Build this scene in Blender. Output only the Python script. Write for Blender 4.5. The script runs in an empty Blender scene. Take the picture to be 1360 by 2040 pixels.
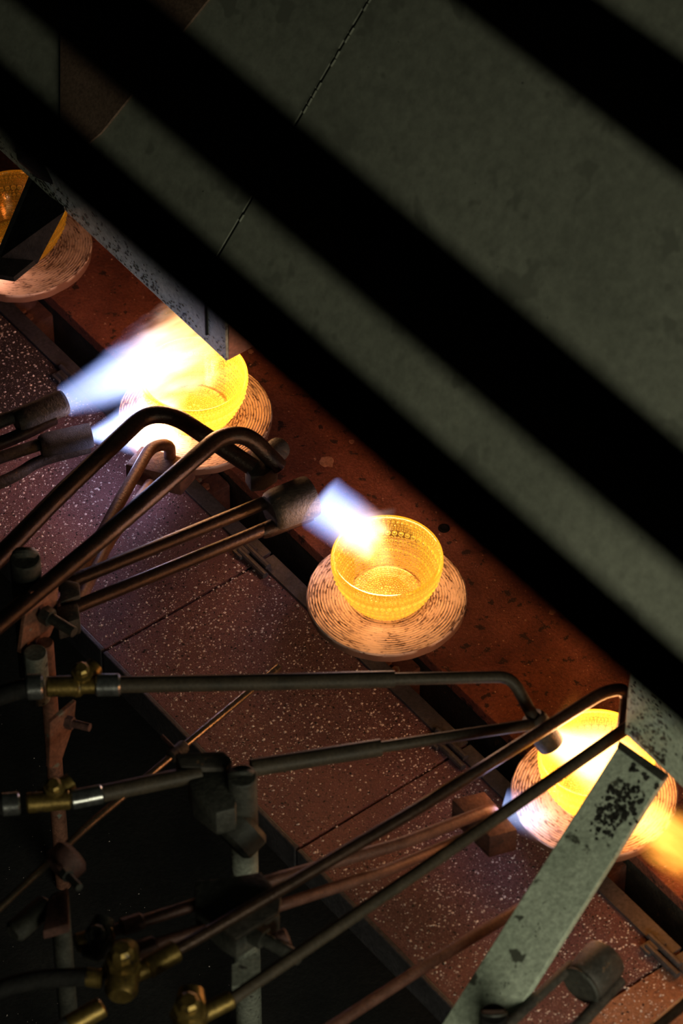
import bpy, bmesh, math, random
from mathutils import Vector, Matrix, noise as mnoise
random.seed(7)
scene = bpy.context.scene
C = bpy.context.collection
PI = math.pi

# ------------------------------------------------------------------ camera
ELEV = math.radians(47); DIST = 4.0; FPX = 8640.0
CAM = Vector((0, -DIST*math.cos(ELEV), DIST*math.sin(ELEV)))
FW = Vector((0, math.cos(ELEV), -math.sin(ELEV))); UP = Vector((0, math.sin(ELEV), math.cos(ELEV)))
cd = bpy.data.cameras.new('camera'); cam = bpy.data.objects.new('camera', cd); C.objects.link(cam)
cam.location = CAM; cam.rotation_euler = (PI/2-ELEV, 0, 0)
cd.sensor_fit = 'HORIZONTAL'; cd.sensor_width = 36; cd.lens = 36*FPX/1360
cd.clip_start = .1; cd.clip_end = 60
cd.dof.use_dof = True; cd.dof.focus_distance = 3.97; cd.dof.aperture_fstop = 12
scene.camera = cam

# ------------------------------------------------------------------ world, exposure, hall lamps
w = bpy.data.worlds.new('world'); scene.world = w; w.use_nodes = True
bg = w.node_tree.nodes['Background']; bg.inputs[0].default_value = (.75, .95, .8, 1); bg.inputs[1].default_value = .004
vs = scene.view_settings
vs.view_transform = 'Standard'; vs.look = 'None'; vs.gamma = 1; vs.use_curve_mapping = False; vs.exposure = 0
scene.cycles.transparent_max_bounces = 24
scene.cycles.volume_bounces = 0
scene.cycles.sample_clamp_indirect = 4

def area_lamp(name, loc, target, size, power, col):
    l = bpy.data.lights.new(name, 'AREA'); l.shape = 'RECTANGLE'; l.size, l.size_y = size
    l.energy = power; l.color = col
    o = bpy.data.objects.new(name, l); C.objects.link(o); o.location = loc
    o.rotation_euler = (Vector(target)-Vector(loc)).to_track_quat('-Z', 'Y').to_euler()
    return o
area_lamp('hall_lamp', (.34, -1.38, .40), (.12, -.2, .3), (.6, .25), 4.6, (1, .98, .74))

def next_station_flame(loc):
    # the burner of the next station, just outside the frame at the lower right
    l = bpy.data.lights.new('next_station_flame', 'POINT'); l.energy = .22; l.color = (1, .34, .07); l.shadow_soft_size = .012
    o = bpy.data.objects.new('next_station_flame', l); C.objects.link(o); o.location = loc
next_station_flame((.372, -.50, .085))

# ------------------------------------------------------------------ pixel and table frames
def P(px, py, z=0):
    d = FW + Vector((1, 0, 0))*((px-680)/FPX) - UP*((py-1020)/FPX)
    return CAM + d*((z-CAM.z)/d.z)
def RPX(r, p):                                   # radius in photo pixels to metres at point p
    return r*(Vector(p)-CAM).dot(FW)/FPX
ANG = math.radians(52.2)
DU = Vector((math.cos(ANG), -math.sin(ANG), 0))  # along the conveyor
DV = Vector((math.sin(ANG), math.cos(ANG), 0))   # across it, away from the burners
ZZ = Vector((0, 0, 1))
def T(u, v, z=0): return DU*u + DV*v + ZZ*z
V_FRONT, V_IN, V_FAR = -.270, -.083, -.048

# ------------------------------------------------------------------ mesh helpers
class MB:
    def __init__(s): s.v = []; s.f = []
    def add(s, vs_, fs):
        b = len(s.v); s.v += [Vector(x) for x in vs_]; s.f += [tuple(i+b for i in f) for f in fs]; return s
    def prism(s, poly, ext):
        n = len(poly); ext = Vector(ext)
        a = [Vector(p) for p in poly]; b = [p+ext for p in a]
        fs = [tuple(range(n)), tuple(range(2*n-1, n-1, -1))]
        for i in range(n):
            j = (i+1) % n; fs.append((j, i, i+n, j+n))
        return s.add(a+b, fs)
    def box(s, c, ax, ay, az):
        c = Vector(c); ax = Vector(ax); ay = Vector(ay); az = Vector(az)
        return s.prism([c-ax-ay-az, c+ax-ay-az, c+ax+ay-az, c-ax+ay-az], az*2)
    def rings(s, cs, segs):
        # cs: list of (center, xaxis, yaxis, rx, ry)
        vs_ = []; fs = []
        for (c, x, y, rx, ry) in cs:
            for k in range(segs):
                t = 2*PI*k/segs; vs_.append(c + x*(math.cos(t)*rx) + y*(math.sin(t)*ry))
        m = len(cs)
        for i in range(m-1):
            for k in range(segs):
                k2 = (k+1) % segs
                fs.append((i*segs+k, i*segs+k2, (i+1)*segs+k2, (i+1)*segs+k))
        fs.append(tuple(range(segs-1, -1, -1))); fs.append(tuple((m-1)*segs+k for k in range(segs)))
        return s.add(vs_, fs)
    def tube(s, pts, r, segs=14, bend=None, wob=0):
        pts = [Vector(p) for p in pts]
        if bend:
            out = [pts[0]]
            for i in range(1, len(pts)-1):
                a, b, c = pts[i-1], pts[i], pts[i+1]
                l1 = min(bend, (a-b).length*.48); l2 = min(bend, (c-b).length*.48)
                p0 = b+(a-b).normalized()*l1; p2 = b+(c-b).normalized()*l2
                for k in range(9):
                    t = k/8; out.append(p0*(1-t)**2 + b*(2*t*(1-t)) + p2*t*t)
            out.append(pts[-1]); pts = out
        # subdivide long runs for a slight wobble
        q = [pts[0]]
        for a, b in zip(pts, pts[1:]):
            n = max(1, int((b-a).length/.03)) if wob else 1
            for k in range(1, n+1): q.append(a+(b-a)*k/n)
        pts = q
        if not isinstance(r, (list, tuple)): r = [r]*len(pts)
        tang = []
        for i in range(len(pts)):
            a = pts[max(0, i-1)]; b = pts[min(len(pts)-1, i+1)]; tang.append((b-a).normalized())
        x = tang[0].orthogonal().normalized(); cs = []
        for i, p in enumerate(pts):
            x = (x - tang[i]*x.dot(tang[i])).normalized(); y = tang[i].cross(x)
            off = Vector((0, 0, 0))
            rr = r[min(i, len(r)-1)]*(1+wob*mnoise.noise(p*40))
            cs.append((p+off, x, y, rr, rr))
        return s.rings(cs, segs)
    def cyl(s, a, b, r, r2=None, segs=24, ch=0):
        a = Vector(a); b = Vector(b); r2 = r if r2 is None else r2; t = (b-a).normalized()
        if ch: return s.prof(a, t, [(0, r-ch), (ch, r), ((b-a).length-ch, r2), ((b-a).length, r2-ch)], segs)
        return s.prof(a, t, [(0, r), ((b-a).length, r2)], segs)
    def prof(s, a, t, pr, segs=24):               # turned profile along axis t from a: (distance, radius)
        a = Vector(a); t = Vector(t).normalized(); x = t.orthogonal().normalized(); y = t.cross(x)
        return s.rings([(a+t*h, x, y, r, r) for h, r in pr], segs)
    def build(s, name, m, parent=None, smooth=35, bevel=0, loc=None):
        me = bpy.data.meshes.new(name)
        base = Vector(loc) if loc is not None else (parent_world(parent) if parent else Vector((0, 0, 0)))
        me.from_pydata([v-base for v in s.v], [], s.f); me.update()
        bm = bmesh.new(); bm.from_mesh(me)
        bmesh.ops.recalc_face_normals(bm, faces=bm.faces)
        if bevel:
            es = [e for e in bm.edges if len(e.link_faces) == 2 and e.calc_face_angle(0) > .6]
            bmesh.ops.bevel(bm, geom=es, offset=bevel, segments=2, affect='EDGES', profile=.6, clamp_overlap=True)
        bm.to_mesh(me); bm.free()
        if smooth:
            me.polygons.foreach_set('use_smooth', [True]*len(me.polygons))
            me.set_sharp_from_angle(angle=math.radians(smooth))
        me.materials.append(m)
        o = bpy.data.objects.new(name, me); C.objects.link(o)
        if parent: o.parent = parent; o.location = base - parent_world(parent)
        else: o.location = base
        return o
def parent_world(o):
    p = Vector(o.location)
    while o.parent: o = o.parent; p += Vector(o.location)
    return p
def tag(o, label=None, cat=None, group=None, kind=None):
    if label: o['label'] = label
    if cat: o['category'] = cat
    if group: o['group'] = group
    if kind: o['kind'] = kind
    return o
def thing(name, loc, label, cat, group=None):
    o = bpy.data.objects.new(name, None); o.empty_display_size = .03; C.objects.link(o); o.location = loc
    return tag(o, label, cat, group)

# ------------------------------------------------------------------ materials
def base_mat(name):
    m = bpy.data.materials.new(name); m.use_nodes = True
    return m, m.node_tree, m.node_tree.nodes['Principled BSDF'], m.node_tree.nodes['Material Output']
def nd(nt, t, **kw):
    n = nt.nodes.new(t)
    for k, v in kw.items():
        if k.startswith('i_'):
            key = k[2:]; key = int(key) if key.isdigit() else key
            n.inputs[key].default_value = v
        else: setattr(n, k, v)
    return n
def ramp(nt, fac, stops):
    r = nt.nodes.new('ShaderNodeValToRGB'); e = r.color_ramp.elements
    while len(e) < len(stops): e.new(.5)
    for x, (p, c) in zip(e, stops):
        x.position = p; x.color = (*c, 1) if len(c) == 3 else c
    nt.links.new(fac, r.inputs[0]); return r
def mixc(nt, fac, a, b, mode='MIX'):
    m = nt.nodes.new('ShaderNodeMix'); m.data_type = 'RGBA'; m.blend_type = mode
    for sock, v in ((m.inputs[0], fac), (m.inputs[6], a), (m.inputs[7], b)):
        if isinstance(v, (int, float)): sock.default_value = v
        elif isinstance(v, tuple): sock.default_value = (*v, 1)
        else: nt.links.new(v, sock)
    return m.outputs[2]
def math_(nt, op, a, b=None, c=None, clamp=False):
    m = nt.nodes.new('ShaderNodeMath'); m.operation = op; m.use_clamp = clamp
    for i, v in enumerate((a, b, c)):
        if v is None: continue
        if isinstance(v, (int, float)): m.inputs[i].default_value = v
        else: nt.links.new(v, m.inputs[i])
    return m.outputs[0]
def surf(name, c1, c2, scale=30, rough=.6, metal=0, bump=.3, fine=300, spots=None, spot_scale=120, spot_cut=.68, spots2=None, s2_scale=400, s2_cut=.7, rough_var=.2, con=.4, spec=.5):
    m, nt, b, out = base_mat(name)
    geo = nd(nt, 'ShaderNodeNewGeometry'); pos = geo.outputs['Position']
    n1 = nd(nt, 'ShaderNodeTexNoise', i_Scale=scale, i_Detail=6, i_Roughness=.6); nt.links.new(pos, n1.inputs['Vector'])
    n2 = nd(nt, 'ShaderNodeTexNoise', i_Scale=fine, i_Detail=4, i_Roughness=.7); nt.links.new(pos, n2.inputs['Vector'])
    f = ramp(nt, n1.outputs[0], [(.32, (0, 0, 0)), (.68, (1, 1, 1))]).outputs[0]
    col = mixc(nt, f, c1, c2)
    g = ramp(nt, n2.outputs[0], [(.3, (1-con,)*3), (.7, (1+con*.85,)*3)]).outputs[0]
    col = mixc(nt, 1.0, col, g, 'MULTIPLY')
    for sp, sc, cut in ((spots, spot_scale, spot_cut), (spots2, s2_scale, s2_cut)):
        if sp:
            n3 = nd(nt, 'ShaderNodeTexNoise', i_Scale=sc, i_Detail=3, i_Roughness=.6); nt.links.new(pos, n3.inputs['Vector'])
            f3 = ramp(nt, n3.outputs[0], [(cut, (0, 0, 0)), (cut+.04, (1, 1, 1))]).outputs[0]
            col = mixc(nt, f3, col, sp)
    nt.links.new(col, b.inputs['Base Color'])
    b.inputs['Metallic'].default_value = metal; b.inputs['Specular IOR Level'].default_value = spec
    r = math_(nt, 'MULTIPLY_ADD', n1.outputs[0], rough_var, rough-rough_var/2, True); nt.links.new(r, b.inputs['Roughness'])
    bp = nd(nt, 'ShaderNodeBump', i_Strength=bump, i_Distance=.002); nt.links.new(n2.outputs[0], bp.inputs['Height'])
    nt.links.new(bp.outputs[0], b.inputs['Normal'])
    return m
M = {}
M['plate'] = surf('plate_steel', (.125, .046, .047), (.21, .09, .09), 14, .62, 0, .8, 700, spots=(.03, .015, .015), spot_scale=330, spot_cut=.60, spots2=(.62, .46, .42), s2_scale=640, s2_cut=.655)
M['dark_plate'] = surf('dark_plate_steel', (.028, .016, .018), (.06, .032, .033), 14, .7, 0, .8, 700, spots=(.012, .008, .008), spot_scale=330, spot_cut=.60, spots2=(.5, .37, .34), s2_scale=640, s2_cut=.675)  # darker tone of the plate steel for the left end plate
M['firelit_plate'] = surf('firelit_plate_steel', (.20, .085, .055), (.34, .17, .11), 18, .55, .1, .6, 300, spots=(.06, .03, .022), spot_scale=130, spot_cut=.64)  # plate steel with the flames' orange light put into its colour
M['edge'] = surf('edge_bar_steel', (.05, .046, .052), (.085, .078, .086), 40, .5, .2, .3, 300, spots=(.4, .35, .33), spot_scale=420, spot_cut=.74)
M['deck'] = surf('rusty_deck', (.17, .049, .031), (.34, .108, .066), 26, .66, 0, .8, 330, spots=(.06, .026, .02), spot_scale=75, spot_cut=.60, spots2=(.62, .36, .25), s2_scale=430, s2_cut=.67)
M['hood'] = surf('hood_paint', (.25, .262, .203), (.345, .358, .28), 6, .66, 0, .05, 90, spots=(.06, .063, .05), spot_scale=110, spot_cut=.725, spots2=(.215, .224, .174), s2_scale=18, s2_cut=.60, con=.20)
M['lip'] = surf('hood_lip_paint', (.22, .24, .19), (.31, .33, .265), 12, .62, 0, .1, 240, spots=(.04, .042, .034), spot_scale=85, spot_cut=.62, spots2=(.06, .06, .05), s2_scale=260, s2_cut=.66)
M['strap'] = surf('strap_paint', (.34, .39, .30), (.47, .52, .41), 16, .58, 0, .15, 240, spots=(.07, .075, .055), spot_scale=38, spot_cut=.64, spots2=(.08, .085, .065), s2_scale=170, s2_cut=.70)
M['beam'] = surf('black_beam', (.006, .0055, .005), (.012, .010, .009), 20, .8, 0, .1)  # black stands in for the unlit faces of the overhead beams
M['beam_glow'] = surf('brown_beam', (.035, .02, .014), (.045, .026, .018), 20, .8, 0, .1)  # brown of the flames' glow put into the flange colour
M['black'] = surf('matt_black', (.006, .006, .006), (.014, .013, .012), 60, .75, 0, .3)  # plain even black shared by bracket, hoses and beam webs
for k_ in ('beam', 'beam_glow', 'black'): M[k_].node_tree.nodes['Principled BSDF'].inputs['Specular IOR Level'].default_value = .12
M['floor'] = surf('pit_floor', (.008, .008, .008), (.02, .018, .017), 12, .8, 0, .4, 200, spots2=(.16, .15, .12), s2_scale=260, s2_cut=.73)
M['tube'] = surf('burnt_tube', (.035, .020, .014), (.065, .036, .024), 60, .32, .6, .3, 380)
M['tube_red'] = surf('red_brown_tube', (.085, .034, .024), (.145, .065, .047), 60, .5, .25, .3, 380)
M['pipe'] = surf('grey_pipe', (.036, .027, .018), (.062, .045, .03), 50, .55, .1, .15, 380, spec=.25)
M['nozzle'] = surf('burnt_nozzle', (.035, .03, .026), (.075, .062, .05), 70, .6, .2, .5, 300, spots=(.16, .09, .05), spot_scale=120, spot_cut=.66)
M['nozzle_dusty'] = surf('dusty_nozzle', (.030, .032, .040), (.075, .08, .095), 160, .65, 0, .7, 900, spec=.4, con=.7)
M['rust_block'] = surf('rusty_block', (.066, .026, .021), (.13, .056, .042), 70, .7, 0, .5, 260, spots=(.05, .025, .02), spot_scale=130, spot_cut=.66)
M['rust_post'] = surf('rusty_post', (.16, .065, .04), (.28, .12, .075), 40, .65, .1, .4, 260, spots=(.20, .21, .17), spot_scale=45, spot_cut=.6)
M['post'] = surf('worn_post', (.16, .17, .14), (.27, .28, .23), 30, .5, .2, .3, 260, spots=(.05, .045, .04), spot_scale=60, spot_cut=.58)
M['brass'] = surf('brass', (.15, .095, .025), (.25, .17, .05), 40, .42, .8, .15, 260, spots=(.07, .05, .03), spot_scale=90, spot_cut=.62)
M['chrome'] = surf('worn_chrome', (.22, .22, .21), (.4, .4, .38), 60, .25, .9, .1, 300)
M['cast'] = surf('dark_casting', (.03, .03, .025), (.055, .053, .042), 50, .6, .2, .5, 220, spots2=(.30, .31, .2), s2_scale=300, s2_cut=.76)
M['rod'] = surf('worn_rod', (.16, .12, .09), (.26, .19, .13), 50, .27, .85, .1, 380)
M['grit'] = surf('pale_grit', (.56, .43, .40), (.85, .74, .70), 200, .7, 0, .2)
M['rust_grit'] = surf('rust_grit', (.42, .20, .13), (.62, .34, .23), 200, .7, 0, .2)
M['dark_grit'] = surf('dark_grit', (.012, .009, .009), (.04, .025, .022), 200, .8, 0, .2)
M['brown_patch'] = surf('brown_strap', (.17, .105, .07), (.24, .15, .105), 15, .6, 0, .1)

def disc_mat():
    m, nt, b, out = base_mat('turntable_refractory')
    tc = nd(nt, 'ShaderNodeTexCoord'); sx = nd(nt, 'ShaderNodeSeparateXYZ'); nt.links.new(tc.outputs['Object'], sx.inputs[0])
    r = math_(nt, 'SQRT', math_(nt, 'ADD', math_(nt, 'POWER', sx.outputs[0], 2), math_(nt, 'POWER', sx.outputs[1], 2)))
    a = math_(nt, 'ARCTAN2', sx.outputs[1], sx.outputs[0])
    # short dark dashes that run round the disc: stretched noise in (radius, cos a, sin a)
    cx = nd(nt, 'ShaderNodeCombineXYZ')
    nt.links.new(math_(nt, 'MULTIPLY', r, 700), cx.inputs[0])
    nt.links.new(math_(nt, 'MULTIPLY', math_(nt, 'COSINE', a), 9), cx.inputs[1]); nt.links.new(math_(nt, 'MULTIPLY', math_(nt, 'SINE', a), 9), cx.inputs[2])
    n = nd(nt, 'ShaderNodeTexNoise', i_Scale=1, i_Detail=3, i_Roughness=.6); nt.links.new(cx.outputs[0], n.inputs['Vector'])
    n2 = nd(nt, 'ShaderNodeTexNoise', i_Scale=38, i_Detail=5); nt.links.new(tc.outputs['Object'], n2.inputs['Vector'])
    col = mixc(nt, ramp(nt, n2.outputs[0], [(.35, (0, 0, 0)), (.7, (1, 1, 1))]).outputs[0], (.74, .56, .48), (.58, .42, .35))
    th = math_(nt, 'ADD', n.outputs[0], math_(nt, 'MULTIPLY', math_(nt, 'SUBTRACT', n2.outputs[0], .5), .35))
    col = mixc(nt, ramp(nt, th, [(.56, (0, 0, 0)), (.63, (1, 1, 1))]).outputs[0], col, (.10, .05, .038))
    gv = ramp(nt, math_(nt, 'SINE', math_(nt, 'MULTIPLY', r, 2*PI/.0025)), [(.0, (1, 1, 1)), (.35, (0, 0, 0))]).outputs[0]
    gm_ = math_(nt, 'MULTIPLY', gv, ramp(nt, n.outputs[0], [(.36, (0, 0, 0)), (.55, (1, 1, 1))]).outputs[0])
    col = mixc(nt, math_(nt, 'MULTIPLY', gm_, ramp(nt, n2.outputs[0], [(.40, (.15,)*3), (.62, (.85,)*3)]).outputs[0]), col, (.13, .065, .045))
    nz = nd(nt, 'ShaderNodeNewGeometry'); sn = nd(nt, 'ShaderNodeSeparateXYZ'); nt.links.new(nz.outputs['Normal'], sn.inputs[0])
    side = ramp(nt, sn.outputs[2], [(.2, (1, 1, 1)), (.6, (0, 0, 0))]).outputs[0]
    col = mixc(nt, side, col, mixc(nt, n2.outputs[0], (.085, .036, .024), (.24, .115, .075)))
    nt.links.new(col, b.inputs['Base Color']); b.inputs['Roughness'].default_value = .8
    bp = nd(nt, 'ShaderNodeBump', i_Strength=.5, i_Distance=.001); nt.links.new(n.outputs[0], bp.inputs['Height']); nt.links.new(bp.outputs[0], b.inputs['Normal'])
    return m
M['disc'] = disc_mat()

def glass_wall_mat(name, tint, glow, strength):
    # hot pressed glass: it transmits and reflects; emission stands in for caught flame light
    m, nt, b, out = base_mat(name); nt.nodes.remove(b)
    tr = nd(nt, 'ShaderNodeBsdfTransparent'); tr.inputs[0].default_value = (*tint, 1)
    gl = nd(nt, 'ShaderNodeBsdfGlossy', i_Roughness=.12); gl.inputs[0].default_value = (1, .86, .55, 1)
    fr = nd(nt, 'ShaderNodeFresnel', i_IOR=1.5)
    mx = nd(nt, 'ShaderNodeMixShader'); nt.links.new(fr.outputs[0], mx.inputs[0]); nt.links.new(tr.outputs[0], mx.inputs[1]); nt.links.new(gl.outputs[0], mx.inputs[2])
    nt.links.new(mx.outputs[0], out.inputs[0])
    em = nd(nt, 'ShaderNodeEmission', i_Strength=strength); em.inputs[0].default_value = (*glow, 1)
    nt.links.new(em.outputs[0], out.inputs['Volume']); return m
def bead_mat(name, tint, glow, strength):
    m, nt, b, out = base_mat(name)
    b.inputs['Base Color'].default_value = (*tint, 1); b.inputs['Transmission Weight'].default_value = 1
    b.inputs['Roughness'].default_value = .03; b.inputs['IOR'].default_value = 1.4
    em = nd(nt, 'ShaderNodeEmission', i_Strength=strength); em.inputs[0].default_value = (*glow, 1)  # emission imitates flame light gathered in the beads
    nt.links.new(em.outputs[0], out.inputs['Volume']); return m

# ------------------------------------------------------------------ the setting
def struct(name, mb, m, **k): return tag(mb.build(name, m, **k), kind='structure')
FLOOR_Z = -.20
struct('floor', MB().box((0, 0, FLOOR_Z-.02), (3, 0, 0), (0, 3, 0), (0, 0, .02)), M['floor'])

# far deck: one rusty steel sheet with a folded edge along the slot
dk = thing('steel_deck', T(.2, .4, 0), 'rust red steel deck running behind the turntables under the hood', 'deck')
MB().prism([T(-1.2, V_FAR), T(1.4, V_FAR), T(1.4, .9), T(-1.2, .9)], (0, 0, -.014)).build('deck_sheet', M['deck'], dk, smooth=0, bevel=.0015)
MB().prism([T(-1.2, V_FAR+.001, -.014), T(1.4, V_FAR+.001, -.014), T(1.4, V_FAR+.006, -.014), T(-1.2, V_FAR+.006, -.014)], (0, 0, -.05)).build('edge_flange', M['nozzle'], dk, smooth=0)
for (a, b, r) in ((650, 920, .007), (500, 700, .003), (835, 1055, .004), (700, 880, .0025), (1100, 1220, .003)):
    p = P(a, b); mb = MB(); n = 14
    mb.prism([p+Vector((math.cos(k*2*PI/n), math.sin(k*2*PI/n), 0))*r*(1+.5*mnoise.noise(Vector((k*1.3, a*.1, 0)))) for k in range(n)], (0, 0, .0006)).build('rust_flake', M['rust_grit'], dk, smooth=0)
mb = MB(); p = P(884, 1053); mb.prof(p, ZZ, [(0, .0055), (.0008, .0055), (.0012, .0035), (.0004, .0022)], 18).build('bolt_hole', M['black'], dk)

# conveyor plates: one per turntable, between the slot and the pit
PITCH = .286; U0 = .004
plate_labels = {-1: 'darkest speckled steel plate beside the torches at the left edge', 0: 'speckled steel plate under the two crossed bent tubes', 1: 'speckled red brown steel plate in front of the complete middle bowl', 2: 'speckled steel plate under the rusty burner block at lower right', 3: 'steel plate coloured orange as by firelight in the lower right corner'}
plates = {}
for k in range(-1, 4):
    ua, ub = U0+PITCH*k-PITCH+.0016, U0+PITCH*k-.0016
    t = thing('conveyor_plate', T((ua+ub)/2, (V_FRONT+V_IN)/2), plate_labels[k], 'plate', 'speckled plates along the slot')
    MB().prism([T(ua, V_FRONT), T(ub, V_FRONT), T(ub, V_IN-.001), T(ua, V_IN-.001)], (0, 0, -.012)).build('plate_sheet', M['dark_plate'] if k == -1 else M['firelit_plate'] if k == 3 else M['plate'], t, smooth=0, bevel=.0008)
    MB().prism([T(ua, V_IN-.016, .0002), T(ub, V_IN-.016, .0002), T(ub, V_IN, .0002), T(ua, V_IN, .0002)], (0, 0, .003)).build('edge_bar', M['edge'], t, smooth=0, bevel=.0008)
    MB().prism([T(ua, V_FRONT-.005, .001), T(ub, V_FRONT-.005, .001), T(ub, V_FRONT, .001), T(ua, V_FRONT, .001)], (0, 0, -.035)).build('front_lip', M['edge'], t, smooth=0, bevel=.0012)
    # link rods at the joint with the next plate
    for (v, du) in ((V_IN-.014, -.004), (V_IN-.0225, .003)):
        MB().tube([T(ub-.022+du, v, .0045), T(ub+.018+du, v, .0045)], .0032, 10).build('link_rod', M['edge'], t)
    MB().box(T(ub-.016, V_IN-.018, .0035), DU*.006, DV*.010, ZZ*.002).build('rod_bracket', M['edge'], t, bevel=.0008)
    plates[k] = t
# long scratch lines on the middle plate are bumps in its sheet

# ------------------------------------------------------------------ loose grit (nobody could count it)
def grit(name, label, m, n, area, zf, smin, smax, seed):
    rnd = random.Random(seed); mb = MB()
    for i in range(n):
        u, v = area(rnd); s = smin*(smax/smin)**(rnd.random()**3.2)
        z = zf; c = T(u, v, z); a = rnd.random()*PI
        x = Vector((math.cos(a), math.sin(a), 0))*s*rnd.uniform(.6, 1.3); y = Vector((-math.sin(a), math.cos(a), 0))*s*rnd.uniform(.5, 1); h = ZZ*s*rnd.uniform(.35, .8)
        mb.add([c-x, c-y*1.0, c+x*.9, c+y, c+h+x*.2, c-ZZ*.0002], [(0, 1, 4), (1, 2, 4), (2, 3, 4), (3, 0, 4), (1, 0, 5), (2, 1, 5), (3, 2, 5), (0, 3, 5)])
    o = mb.build(name, m, smooth=0); tag(o, label, 'grit', kind='stuff'); return o
def near_area(r):
    while True:
        u = r.uniform(-.56, .85); v = V_FRONT+.003+(V_IN-V_FRONT-.02)*r.random()
        if mnoise.noise(Vector((u*7, v*7, 3))) > -.25 or r.random() < .35: return u, v
grit('pale_grit', 'pale glass crumbs scattered thickly over the speckled plates', M['grit'], 40000, near_area, .0001, .0002, .0017, 1)
grit('dark_grit', 'dark scale crumbs between the pale ones on the speckled plates', M['dark_grit'], 9000, near_area, .0001, .0003, .0016, 2)
grit('rust_grit', 'rust coloured crumbs scattered on the red deck behind the bowls', M['rust_grit'], 6000, lambda r: (r.uniform(-.7, .8), V_FAR+.004+.5*r.random()**1.3), .0001, .0003, .0016, 3)
grit('pit_grit', 'faint crumbs lying on the dark floor of the pit', M['grit'], 700, lambda r: (r.uniform(-.5, .6), r.uniform(-.75, -.3)), FLOOR_Z+.0001, .0004, .0016, 4)

# ------------------------------------------------------------------ turntables and bowls
DISC_Z = .057; DISC_R = .0712
C3 = P(770, 1185, DISC_Z); U3 = C3.dot(DU); VD = C3.dot(DV)
def disc_mesh(name, seed, grooves):
    mb = MB(); segs = 120; prof = []
    prof.append((0, 0)); r = .004
    rr = random.Random(seed); N = 110
    for i in range(1, N+1): prof.append((DISC_R*i/N*.985, None))
    rings = []
    for (r, _) in prof:
        ring = []
        for k in range(segs):
            t = 2*PI*k/segs; z = 0
            if r > .012:
                g = math.sin(r*2*PI/.0025 + .4*mnoise.noise(Vector((math.cos(t)*1.5, math.sin(t)*1.5, seed))))
                amp = grooves*max(0, min(1, .55+1.1*mnoise.noise(Vector((math.cos(t)*2+seed, math.sin(t)*2, r*40)))))
                z = .0008*amp*min(0, g-.1)
            z += .0004*mnoise.noise(Vector((r*math.cos(t)*120, r*math.sin(t)*120, seed)))
            ring.append((r*math.cos(t), r*math.sin(t), z))
        rings.append(ring)
    H = .0105
    for (f, z) in ((1.0, -.0012), (1.003, -H*.5), (.992, -H+.001), (.965, -H)):
        ring = []
        for k in range(segs):
            t = 2*PI*k/segs
            n = mnoise.noise(Vector((math.cos(t)*6, math.sin(t)*6, seed+z*200)))
            c = max(0, mnoise.noise(Vector((math.cos(t)*3, math.sin(t)*3, seed*2.2)))-.25)
            ff = f*(1+.010*n-.06*c*(1 if z > -.002 else .4))
            ring.append((DISC_R*ff*math.cos(t), DISC_R*ff*math.sin(t), z))
        rings.append(ring)
    vs_ = [p for ring in rings for p in ring]; fs = []
    for i in range(len(rings)-1):
        for k in range(segs):
            k2 = (k+1) % segs; fs.append((i*segs+k, i*segs+k2, (i+1)*segs+k2, (i+1)*segs+k))
    fs.append(tuple((len(rings)-1)*segs+k for k in range(segs)))
    return mb.add(vs_, fs)

BR, BB, BH, WT = .0492, .0325, .0500, .0026     # bowl rim radius, base radius, height, wall
def bowl_r(h):                                   # outer radius at height fraction h
    return BB + (BR-BB)*(1-(1-min(1, max(0, h)))**2.0)*.93 + (BR-BB)*.07*h
def bowl_wall():
    pr = [(.0001, .0002), (BB*.6, .0002), (BB-.003, 0), (BB, .0012)]
    for i in range(1, 19): h = i/18; pr.append((bowl_r(h)+.0006*(h < .99), .0012+(BH-.0012)*h))
    pr.append((BR-.0006, BH+.0008)); pr.append((BR-WT+.0004, BH+.0006))
    for i in range(18, 0, -1): h = i/18; pr.append((bowl_r(h)-WT, .0012+(BH-.0012)*h - .0002))
    pr += [(BB-WT-.001, .0046), (BB-WT-.004, .0040), (.0001, .0040)]
    mb = MB(); segs = 72
    vs_ = [(r*math.cos(2*PI*k/segs), r*math.sin(2*PI*k/segs), z) for r, z in pr for k in range(segs)]
    fs = [(i*segs+k, i*segs+(k+1) % segs, (i+1)*segs+(k+1) % segs, (i+1)*segs+k) for i in range(len(pr)-1) for k in range(segs)]
    return mb.add(vs_, fs)
def bead(mb, c, nrm, r, detail=1):
    x = nrm.orthogonal().normalized(); y = nrm.cross(x); n = 7; vs_ = [c+nrm*r*.85]; fs = []
    lv = ((.55, .75), (.05, 1.0), (-.35, .9))
    for (h, q) in lv:
        for k in range(n): t = 2*PI*k/n; vs_.append(c+nrm*r*h*.85+x*(r*q*math.cos(t))+y*(r*q*math.sin(t)))
    for k in range(n):
        k2 = (k+1) % n; fs.append((0, 1+k, 1+k2))
        for j in range(2): fs.append((1+j*n+k, 1+(j+1)*n+k, 1+(j+1)*n+k2, 1+j*n+k2))
    fs.append(tuple(1+2*n+k for k in range(n-1, -1, -1)))
    mb.add(vs_, fs)
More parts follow.
